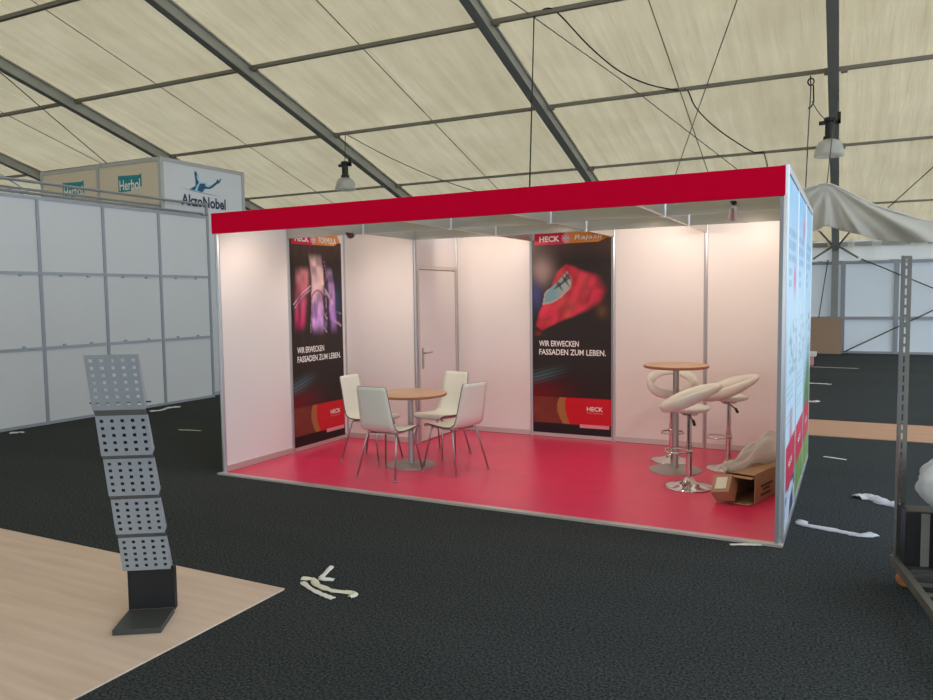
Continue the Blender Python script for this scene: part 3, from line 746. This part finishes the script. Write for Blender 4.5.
# crumpled translucent film on the box
q = MB()
def film(u_, v_):
    l = .08 + .80*u_; w = (-.15 + (.08 + .10*u_)*v_ + .09*u_)
    top = bh + .012 + .21*min(1, u_*1.35)**1.1*max(0, math.sin(PI*min(1, .12+v_*.88)))**.45
    x = o + bd*(l-.10) + bs*(w - .02) + u*(top + .022*math.sin(u_*13+v_*9) + .014*math.sin(v_*23 + u_*5))
    return x
q.grid(film, 26, 18)
tag(obj('packing_film', q, 'film', smooth=2, solid=.004), 'crumpled milky packing film piled on top of the long cardboard box', 'packing film')
q = MB()
q.grid(lambda a, b_: Vector((4.50, 1.06, .20)) + Vector((.16, .22, .05))*a + Vector((.07, -.03, 0))*(b_-.5)*(.3+a) + Vector((0,0,.02*math.sin(a*9+b_*5))), 10, 4)
tag(obj('packing_film', q, 'film', smooth=2, solid=.003), 'small twist of milky packing film hanging over the open end of the long box', 'packing film')

# --------------------------------------------------------------- left partition wall
PX = -4.43
pw = thing('partition_wall', 'tall white partition wall of three rows of panels at left', 'partition wall', (PX, 0, 0))
ys = [1.18 + k for k in range(-5, 4)]   # posts
ys = [y if y < 4 else 4.2 for y in ys]
rows = [(.04, 1.03), (1.07, 2.05), (2.09, 3.06)]
for a, b_ in zip(ys[:-1], ys[1:]):
    for z0, z1 in rows:
        q = MB(); q.box(PX-.006, PX+.004, a+.02, b_-.02, z0, z1); obj('wall_panel', q, 'panel_white', pw, world=True)
for y in ys:
    q = MB(); q.box(PX-.022, PX+.022, y-.022, y+.022, 0, 3.10); q.box(PX+.022, PX+.026, y-.006, y+.006, .05, 3.05); obj('post', q, 'frame_blue_grey', pw, world=True, bevel=.004)
for z, h in ((.022, .04), (1.05, .04), (2.07, .04), (3.08, .045)):
    for a, b_ in zip(ys[:-1], ys[1:]):
        q = MB(); q.box(PX-.016, PX+.018, a+.022, b_-.022, z-h/2, z+h/2); obj('rail', q, 'frame_blue_grey', pw, world=True)
for z in (3.15, 3.29):
    q = MB(); q.tube([(PX-(.0 if z > 3.2 else .10), ys[0], z), (PX-(.0 if z > 3.2 else .10), 4.2, z)], .020, 8); obj('top_tube', q, 'frame_blue_grey', pw, world=True)
q = MB(); q.tube([(PX-.25, ys[0], 3.22), (PX-.25, 4.2, 3.22)], .018, 8); obj('top_tube', q, 'frame_blue_grey', pw, world=True)
for y in (ys[0], ys[2], 4.2):
    q = MB(); q.box(PX-.02, PX+.02, y-.02, y+.02, 3.10, 3.32); q.box(PX-.26, PX+.02, y-.012, y+.012, 3.10, 3.13); q.box(PX-.262, PX-.238, y-.012, y+.012, 3.10, 3.23); obj('tube_support', q, 'frame_blue_grey', pw, world=True)
q = MB(); q.tube([(PX-.25, .1, 3.62), (PX-.13, .75, 3.38), (PX, 1.10, 3.14)], .010, 6); obj('stay_wire', q, 'frame_blue_grey', pw, world=True)
for z in (1.05, 2.07):   # small clips under the rails
    for y in ys[3:-1]:
        for d in (.3, .72):
            q = MB(); q.box(PX+.004, PX+.022, y+d-.02, y+d+.02, z-.045 if z > 2 else z+.02, z-.02 if z > 2 else z+.045); obj('clip', q, 'frame_blue_grey', pw, world=True)

# sign tower behind
TX, TY = -4.62, 3.44
tw = thing('sign_tower', 'tall cream and white panelled sign tower rising behind the white partition', 'sign tower', (TX, TY, 0))
TZ = 4.0
for xa, xb in ((TX-3.0, TX-1.5), (TX-1.5, TX)):
    q = MB(); q.box(xa+.03, xb-.03, TY-.01, TY+.01, 0.03, TZ-.03); obj('cream_panel', q, 'cream_panel', tw, world=True)
q = MB(); q.box(TX-.01, TX+.01, TY+.03, TY+1.80, .03, TZ-.03); obj('white_panel', q, 'panel_white', tw, world=True)
q = MB(); q.box(TX-3, TX, TY+1.83, TY+1.85, .03, TZ-.03); obj('back_panel', q, 'panel_white', tw, world=True)
q = MB(); q.box(TX-3.01, TX-2.99, TY+.03, TY+1.80, .03, TZ-.03); obj('side_panel', q, 'panel_white', tw, world=True)
for x, y in ((TX-3, TY), (TX-1.5, TY), (TX, TY), (TX, TY+1.83), (TX-3, TY+1.83)):
    q = MB(); q.box(x-.03, x+.03, y-.03, y+.03, 0, TZ); obj('post', q, 'alu', tw, world=True)
for z in (.03, TZ-.03):
    q = MB(); q.box(TX-3, TX, TY-.022, TY+.022, z-.03, z+.03); q.box(TX-.022, TX+.022, TY, TY+1.83, z-.03, z+.03); obj('rail', q, 'alu', tw, world=True)
for x0_ in (-7.06, -5.62):
    x1_ = x0_ + .56
    q = MB(); q.prism([(0,0),(.30,0),(.30,.03),(.56,.06),(.56,.27),(.50,.25),(.0,.27)], (x0_, TY-.012, 3.50), (1,0,0), (0,0,1), .003); lg = obj('logo_square', q, 'teal', tw, world=True)
    text('logo_lettering', 'Herbol', (x0_+.03, TY-.018, 3.52), (1,0,0), (0,0,1), .50, .17, 'text_white', tw, bold=.02)
# blue figure with outstretched arms, on the white face (u along +y)
def akz(px, py):   # pixel of the zoomed crop -> (u, z) on the face
    yy = 3.83 + (px-170)/480*.99; top = 3.80 + (px-330)/310*.08; zz = None
    return yy, zz
def fig(pts, m, lift):
    # pts in a unit frame: u 0..1 along the face, v 0..1 upward
    q = MB(); q.prism([(3.80 - TY + .0 + a*.98, b_*.42) for a, b_ in pts], (TX+.0105+lift, TY, 3.46), (0,1,0), (0,0,1), .0015)
    return obj('logo_figure', q, m, tw, world=True)
fig([(.20,.22),(.34,.36),(.355,.60),(.33,.98),(.37,1.0),(.44,.82),(.42,.62),(.46,.56),(.60,.58),(.62,.50),(.70,.50),(.86,.72),(.98,.90),(.97,.78),(.90,.66),(.72,.38),(.60,.36),(.54,.16),(.30,.17)], 'akzo_pale', 0)
fig([(.22,.20),(.33,.35),(.36,.40),(.355,.60),(.34,.94),(.38,.96),(.40,.86),(.385,.76),(.40,.62),(.43,.58),(.42,.50),(.37,.36),(.34,.20)], 'akzo_blue', .002)
fig([(.395,.20),(.42,.36),(.46,.50),(.58,.53),(.57,.44),(.64,.40),(.70,.45),(.84,.68),(.86,.80),(.90,.74),(.965,.86),(.92,.66),(.86,.60),(.74,.40),(.68,.34),(.56,.32),(.50,.16)], 'akzo_blue', .002)
fig([(.0,.22),(.34,.16),(.60,.13),(.95,.10),(.60,.11),(.34,.145),(.10,.195)], 'akzo_text', .0025)
text('logo_lettering', 'AkzoNobel', (TX+.0125, 3.83, 3.27), (0,1,0), (0,0,1), 1.0, .19, 'akzo_text', tw, bold=.03)

# --------------------------------------------------------------- laminate floor patch and far path
q = MB(); q.box(-4.0, 2.505, -9.0, -2.03, 0, .009); tag(obj('laminate_floor', q, 'laminate'), 'pale wood laminate laid on the dark carpet at lower left', 'floor covering')
q = MB(); q.box(4.2, 16, 4.32, 5.5, 0, .008); tag(obj('walkway_strip', q, 'path_wood'), 'light brown wooden walkway strip crossing the carpet right of the booth', 'walkway')

# --------------------------------------------------------------- leaning brochure rack
bz = .009
wv = Vector((.836, .548, 0)).normalized(); fw = Vector((.548, -.836, 0)).normalized(); up = Vector((0,0,1))
rb = Vector((2.098, -2.614, bz))
rk = thing('brochure_rack', 'grey perforated metal brochure rack leaning above a dark base on the laminate', 'brochure rack', tuple(rb))
q = MB(); q.obox(rb + fw*.125 + up*.015, wv*.118, fw*.125, up*.0145); obj('base_plate', q, 'rack_base', rk, world=True, bevel=.002)
q = MB(); q.obox(rb - fw*.016 + up*.13, wv*.115, fw*.004, up*.105); 
for k in (-1, 1): q.obox(rb - fw*.03 + wv*k*.117 + up*.13, wv*.003, fw*.022, up*.115)
q.obox(rb - fw*.045 + up*.13, wv*.115, fw*.003, up*.115)
obj('storage_pocket', q, 'rack_black', rk, world=True)
def P(f, z): return rb + fw*f + up*(z-bz)
# profile from bottom to top: panels lean forward, ledges step between
lv = [(.02, .245), (.105, .435), (.175, .612), (.245, .795), (.322, .975), (.45, 1.43)]
zb = [.268, .450, .628, .805, .975]; zt = [.425, .603, .785, .950, 1.432]
fb = [.040, .112, .178, .245, .310]; ft = [.103, .168, .236, .300, .450]
# panel i spans (fb,zb)->(ft,zt); the undercut ledge joins (ft_i,zt_i) to (fb_{i+1}+.02, zb_{i+1})
zb = [.262, .452, .645, .835, 1.140]; zt = [.436, .628, .818, 1.120, 1.432]
def col_f(z): return .035 + (z-.262)*(.43-.035)/(1.432-.262)
bounds = [(568,533.5),(529,494),(490,454.5),(451,414),(408.5,355)]   # measured rows -> heights
def row_z(y):   # rows measured on the photo, linearised along the column
    tab = [(569,.262),(411.5,1.147),(355.5,1.432)]
    for (ya, za), (yb, zb_) in zip(tab[:-1], tab[1:]):
        if y >= yb: return za + (ya-y)/(ya-yb)*(zb_-za)
    return 1.432
W2 = .120
nrows = [5, 5, 5, 5, 7]
for k, (yb_, yt_) in enumerate(bounds):
    z0, z1 = row_z(yb_), row_z(yt_); f0, f1 = col_f(z0) + .010, col_f(z1) - .004
    a, b_ = P(f0, z0), P(f1, z1); d = b_ - a; ln = d.length; d.normalize(); nn = wv.cross(d).normalized()
    nr = nrows[k]; nc = 5; hs = .0082
    xs = [-W2]; 
    for c in range(nc): cc = -W2 + (c+.5)*2*W2/nc; xs += [cc-hs, cc+hs]
    xs.append(W2); zs = [0]
    for r in range(nr): cc = .012 + (r+.5)*(ln-.022)/nr; zs += [cc-hs, cc+hs]
    zs.append(ln)
    q = MB(); vs = [a + wv*x + d*z for z in zs for x in xs]; fs = []; nx = len(xs)
    for j in range(len(zs)-1):
        for i in range(nx-1):
            if j % 2 == 1 and i % 2 == 1: continue
            fs.append((j*nx+i, j*nx+i+1, (j+1)*nx+i+1, (j+1)*nx+i))
    q.add(vs, fs); obj('perforated_panel', q, 'rack_grey', rk, world=True, solid=.0022)
    if k < 4:
        bk_ = MB(); off_ = -fw*.018 + up*.0
        bk_.add([a - wv*(W2-.004) + off_, a + wv*(W2-.004) + off_, b_ + wv*(W2-.004) + off_, b_ - wv*(W2-.004) + off_], [(0,1,2,3)])
        obj('backing_sheet', bk_, 'rack_base', rk, world=True, solid=.002)
        z2 = row_z(bounds[k+1][0]); f2 = col_f(z2) + .010
        q = MB(); lo_, hi_ = b_, P(f2, z2); q.add([lo_ - wv*W2, lo_ + wv*W2, hi_ + wv*W2, hi_ - wv*W2], [(0,1,2,3)])
        obj('ledge', q, 'rack_dark', rk, world=True, solid=.004)  # shade under each panel put into the ledge's darker colour
    # side cheeks behind each panel
    for sx in (-1, 1):
        q = MB(); c_ = a + wv*sx*W2; e_ = b_ + wv*sx*W2; bk = -fw*.030
        q.prism([(0,0),(ln,0),(ln-.004,.012),(ln*.5,.03),(.01,.040)], c_ - wv*.001, d, (-nn if nn.dot(fw) > 0 else nn), .002)
        obj('side_cheek', q, 'rack_grey', rk, world=True)
    q = MB(); q.tube([P(col_f(z0)-.03, z0+.03) - wv*(W2), P(col_f(z0)-.03, z0+.03) + wv*(W2)], .004, 6); obj('cross_rod', q, 'rack_dark', rk, world=True)
q = MB(); zz = row_z(402); q.tube([P(col_f(zz)-.02, zz) - wv*(W2+.022), P(col_f(zz)-.02, zz) + wv*(W2+.022)], .0035, 6); obj('hinge_pin', q, 'rack_black', rk, world=True)

# --------------------------------------------------------------- trolley at right
ct = thing('trolley', 'steel trolley with a slotted upright post at the right edge', 'trolley', (5.655, -.43, 0))
d1 = Vector((.18, -.98, 0)).normalized(); d2 = Vector((.98, .18, 0)).normalized(); c0 = Vector((5.64, -.40, 0))
LL, WW = 1.35, .75
q = MB()
q.beam(c0 + up*.13, c0 + d1*LL + up*.13, .035, .05); q.beam(c0 + d2*WW + up*.13, c0 + d2*WW + d1*LL + up*.13, .035, .05)
q.beam(c0 + up*.13, c0 + d2*WW + up*.13, .035, .05); q.beam(c0 + d1*LL + up*.13, c0 + d1*LL + d2*WW + up*.13, .035, .05)
obj('base_frame', q, 'steel_worn', ct, world=True)
q = MB()
for k in range(9): q.beam(c0 + d1*(.1+.14*k) + up*.125, c0 + d1*(.1+.14*k) + d2*WW + up*.125, .02, .015)
obj('deck_wires', q, 'steel_worn', ct, world=True)
def slotted(cpt, h):
    q = MB(); w = .052; s1, s2 = d2, d1
    z0 = .10
    for sd, nrm_ in ((s1, s2), (s2, s1)):
        n = int((h-z0)/.055)
        q.obox(cpt + sd*.010 + up*(h+z0)/2, sd*.011, nrm_*.0015, up*(h-z0)/2)
        q.obox(cpt + sd*(w-.010) + up*(h+z0)/2, sd*.011, nrm_*.0015, up*(h-z0)/2)
        for i in range(n+1): q.obox(cpt + sd*w/2 + up*(z0 + .055*i + .009), sd*w/2, nrm_*.0014, up*.009)
    obj('slotted_post', q, 'steel_worn', ct, world=True)
slotted(c0 + d1*.0 - d2*.0, 1.87); slotted(c0 + d2*WW, 1.87)
for cp in (c0 + d1*.07 + d2*.045, c0 + d1*.10 + d2*(WW-.06), c0 + d1*(LL-.1) + d2*.05, c0 + d1*(LL-.1) + d2*(WW-.06)):
    w_ = MB(); a = cp + up*.052
    w_.tube([a - d1*.014 - up*.007, a - d1*.011 - up*.007, a + d1*.011 - up*.007, a + d1*.014 - up*.007], .045, 24, rad=[.039, .045, .045, .039]); wh = obj('wheel', w_, 'wheel_orange', ct, world=True, smooth=1)
    q = MB(); 
    for k in (-1, 1): q.obox(a + d1*k*.022 + up*.034, d2*.014, d1*.002, up*.028)
    q.obox(a + up*.058, d1*.026, d2*.03, up*.004); obj('caster_fork', q, 'steel_worn', ct, world=True)
# things on the trolley
b0 = c0 + d1*.07 + d2*.01
b0 = c0 + d1*.045 + d2*.012
cs = thing('black_case', 'black case with grey stripes standing on the trolley', 'case', tuple(b0 + up*.157))
q = MB(); q.obox(b0 + d2*.21 + d1*.075 + up*(.157+.155), d2*.21, d1*.075, up*.155); obj('case_body', q, 'case_black', cs, world=True, bevel=.008)
for x, hw in ((.095, .021), (.165, .006), (.20, .004)):
    q = MB(); q.obox(b0 + d2*x + d1*.152 + up*(.157+.155), d2*hw, d1*.003, up*.148); obj('grey_stripe', q, 'case_grey', cs, world=True)
q = MB(); q.obox(b0 + d2*.095 + d1*.158 + up*.25, d2*.012, d1*.005, up*.016); obj('latch', q, 'case_grey', cs, world=True)
# plastic sack bulging over the case
sc = b0 + d2*.295 + d1*.22 + up*.635
q = MB(); n = 30; k = 44; vs = []; fs = []
for j in range(n+1):
    v = j/n; th = PI*v
    for i in range(k):
        a = 2*PI*i/k
        r = math.sin(th)*(.262 + .03*math.sin(3*a+1) + .02*math.sin(7*a + 5*v) + .02*math.sin(13*a+9*v) + .045*(vnoise(a*2.2, v*7, 41)-.5) + .03*(v < .45)*math.sin(PI*v/.45))
        z = .165*math.cos(th) + .015*math.sin(5*a)*math.sin(th)
        vs.append(sc + d2*r*math.cos(a) + d1*r*math.sin(a)*.8 + up*z)
for j in range(n):
    for i in range(k): fs.append((j*k+i, j*k+(i+1) % k, (j+1)*k+(i+1) % k, (j+1)*k+i))
q.add(vs, fs)
bag = thing('plastic_sack', 'white plastic sack slumped on the black case of the trolley', 'sack', tuple(sc - up*.2))
obj('sack_body', q, 'plastic_foil', bag, smooth=2, world=True)
q = MB()
q.grid(lambda a, b_: b0 + d1*(.30 + .02*math.sin(b_*14 + a*5)) + d2*(.10 + .12*a + .45*b_) + up*(.60 - .36*a), 14, 20)
obj('hanging_flap', q, 'plastic_foil', bag, smooth=2, world=True, solid=.002)
q = MB(); q.obox(b0 + d2*.40 + d1*.42 + up*.30, d2*.20, d1*.11, up*.143); tag(obj('carton_stack', q, 'cardboard', bevel=.004), 'brown carton in front of the black case on the trolley', 'carton')

# --------------------------------------------------------------- white drape behind the booth
def lerp_tab(tab, x):
    for (xa, a), (xb, b_) in zip(tab[:-1], tab[1:]):
        if x <= xb:
            t = (x-xa)/(xb-xa); t = max(0, min(1, t)); return a + (b_-a)*t
    return tab[-1][1]
topc = [(3.6,3.05),(4.2,3.22),(4.72,3.33),(4.99,3.38),(5.25,3.25),(5.59,3.04),(6.0,2.86),(6.43,2.70),(7.2,2.62),(8.2,2.72),(9.2,2.95)]
botc = [(3.6,2.60),(4.2,2.62),(4.79,2.64),(4.99,2.72),(5.26,2.62),(5.74,2.47),(6.1,2.42),(6.44,2.39),(7.2,2.36),(8.2,2.45),(9.2,2.65)]
q = MB()
def drape(u_, v_):
    x = 3.6 + 5.6*u_; a = lerp_tab(topc, x); b_ = lerp_tab(botc, x); z = a + (b_-a)*v_
    dx, dz = x - 4.99, z - 3.40
    th = math.atan2(-dz, dx + 1e-6); rr_ = min(1, math.hypot(dx, dz)*1.1)
    fold = rr_*(.085*math.sin(th*13) + .035*math.sin(th*31 + 1) + .03*math.sin(x*3.1 + v_*5)) + .06*math.sin(v_*2.6)
    return Vector((x, 8.0 - fold, z))
q.grid(drape, 160, 36)
dr = tag(obj('white_drape', q, 'drape_cloth', smooth=2, solid=.006), 'white fabric drape sagging from a peak at upper right behind the booth', 'drape')
q = MB(); q.tube(smoothpath([Vector((x_, 7.985, z_)) for x_, z_ in topc], 4), .016, 8); obj('hem', q, 'side_sheet', dr, smooth=2)
wire('rope', [Vector((4.99, 8.0, 3.40)), Vector((5.02, 9.0, 4.3)), Vector((5.09, 9.95, 5.27))], .008, 'cable_grey', 'thin line holding up the peak of the white drape', 'rope')

# far side: diagonal wires, brown board, small boxes
def fw_(x, z, dy=-.16): return LO + ax*(x-LX) + ay*dy + Vector((0,0,z))
wire('bracing_wire', [fw_(5.55, 2.55), fw_(7.2, 1.75), fw_(9.9, .2)], .016, 'cable_grey', 'dark diagonal wire descending rightwards across the far wall', 'wire')
wire('bracing_wire', [fw_(5.2, .05), fw_(7.2, 1.15), fw_(9.9, 2.6)], .016, 'cable_grey', 'dark diagonal wire climbing rightwards across the far wall', 'wire')
wire('bracing_wire', [fw_(4.75, 2.55), fw_(4.5, .6), fw_(4.45, .02)], .014, 'cable_grey', 'dark wire dropping beside the far tent column behind the brown board', 'wire')
q = MB(); q.obox((4.45, 17.35, .49), (.68,0,0), (0,.02,0), (0,.08,.482)); bo = tag(obj('brown_board', q, 'cardboard_far', bevel=.004), 'brown board leaning at the foot of the far tent column', 'board')
text('board_lettering', 'ERDAL', (4.35, 17.305, .15), (1,0,0), (0,.164,.986), .42, .09, 'cardboard_inner', bo, bold=.01)
q = MB(); q.box(4.0, 4.60, 13.6, 13.95, 0, .22); q2 = tag(obj('small_box', q, 'print_red_pale', bevel=.004), 'small reddish box on the carpet just beyond the booth right edge', 'box')
q = MB(); q.box(3.98, 4.66, 13.57, 13.98, .21, .30); obj('box_lid', q, 'paper', q2, bevel=.004)

# --------------------------------------------------------------- litter
def ribbon(name, pts, w, m, label, cat, group=None, lift=.004, crumple=.0, base=0.0):
    pts = smoothpath([Vector((p[0], p[1], 0)) for p in pts], 5); q = MB(); vs = []; n = len(pts)
    for i, p in enumerate(pts):
        d = (pts[min(i+1, n-1)] - pts[max(i-1, 0)]).normalized(); r = Vector((-d.y, d.x, 0)); ww = w*(.75 + .5*hashn(i, 3, w*100))*.5
        for j in range(5):
            s_ = j/2-1; z = base + lift + crumple*(1-s_*s_)*(.4 + .6*hashn(i*.7, j, 2))
            vs.append(p + r*ww*s_ + Vector((0, 0, z)))
    q.add(vs, [(i*5+j, i*5+j+1, (i+1)*5+j+1, (i+1)*5+j) for i in range(n-1) for j in range(4)])
    return tag(obj(name, q, m, smooth=2, solid=.003), label, cat, group)
gp = 'scraps of torn tape and film on the carpet'
ribbon('paper_scrap', [(2.53,-1.90),(2.64,-1.96),(2.76,-2.00),(2.85,-2.02)], .035, 'paper', 'long torn paper strip nearest the laminate corner', 'scrap', gp, crumple=.006)
ribbon('paper_scrap', [(2.49,-1.86),(2.56,-1.84),(2.64,-1.90),(2.78,-1.93),(2.91,-1.91),(2.92,-1.97)], .04, 'paper_cream', 'long curled paper strip behind the strip nearest the laminate corner', 'scrap', gp, crumple=.014)
ribbon('paper_scrap', [(2.53,-1.62),(2.57,-1.74),(2.60,-1.81),(2.68,-1.79)], .035, 'paper', 'short upturned paper shred above the two torn strips by the laminate corner', 'scrap', gp, crumple=.014)
ribbon('tape_strip', [(4.70,-.14),(4.80,-.09),(4.89,-.06)], .03, 'paper', 'short flat white strip at the right front corner of the booth', 'scrap', gp)
ribbon('film_strip', [(5.10,.62),(5.11,.54),(5.24,.50),(5.38,.46),(5.49,.43),(5.56,.50)], .075, 'plastic_foil', 'long crumpled white film strip on the carpet right of the booth', 'scrap', gp, crumple=.014)
ribbon('film_strip', [(5.46,1.48),(5.53,1.56),(5.60,1.50),(5.66,1.40),(5.74,1.36)], .13, 'plastic_foil', 'crumpled white film on the carpet left of the trolley post', 'scrap', gp, crumple=.035)
ribbon('tape_strip', [(5.16,3.10),(5.27,3.06),(5.37,3.02)], .03, 'paper', 'thin white strip on the carpet before the wooden walkway', 'scrap', gp)
ribbon('tape_strip', [(-2.36,1.58),(-2.2,1.62),(-2.04,1.65)], .03, 'paper_cream', 'thin pale strip on the carpet left of the booth', 'scrap', gp)
ribbon('tape_strip', [(4.4,13.25),(5.0,13.2),(5.53,13.15)], .05, 'paper', 'long thin white strip on the far carpet behind the booth', 'scrap', gp)
ribbon('tape_strip', [(4.5,9.85),(4.9,9.82),(5.07,9.75)], .05, 'paper', 'thin white strip on the carpet beyond the walkway, nearest the booth', 'scrap', gp, crumple=.02)
ribbon('film_strip', [(4.72,7.35),(4.90,7.30),(4.92,7.40)], .10, 'plastic_foil', 'small white shred on the carpet just beyond the wooden walkway', 'scrap', gp, crumple=.014)
ribbon('film_strip', [(-4.22,.52),(-4.15,.62),(-4.12,.58)], .10, 'plastic_foil', 'small white shred at the foot of the left partition', 'scrap', gp, crumple=.014)
ribbon('film_strip', [(-4.05,2.55),(-4.0,2.72),(-4.08,2.9),(-4.02,3.1)], .07, 'plastic_foil', 'crumpled white shreds at the foot of the left partition behind the brochure rack', 'scrap', gp, crumple=.02)

# --------------------------------------------------------------- light, world, camera
w = bpy.data.worlds.new('World'); S.world = w; w.use_nodes = True
bg = w.node_tree.nodes['Background']; bg.inputs[0].default_value = (.76, .88, 1.0, 1); bg.inputs[1].default_value = 2.5

cam = bpy.data.cameras.new('camera'); co = bpy.data.objects.new('camera', cam); C.objects.link(co); S.camera = co
yaw, pitch, roll = -0.47460726740809067, -0.0708407276181755, -0.012961076722183095
f = Vector((math.sin(yaw)*math.cos(pitch), math.cos(yaw)*math.cos(pitch), math.sin(pitch)))
r = Vector((math.cos(yaw), -math.sin(yaw), 0)); uu = r.cross(f)
rr = math.cos(roll)*r + math.sin(roll)*uu; u2 = -math.sin(roll)*r + math.cos(roll)*uu
M = Matrix((rr, u2, -f)).transposed().to_4x4(); M.translation = Vector((5.40607218, -5.33013629, 1.68144726)); co.matrix_world = M
cam.sensor_width = 36; cam.sensor_fit = 'HORIZONTAL'; cam.lens = 754.19*36/933; cam.clip_end = 200
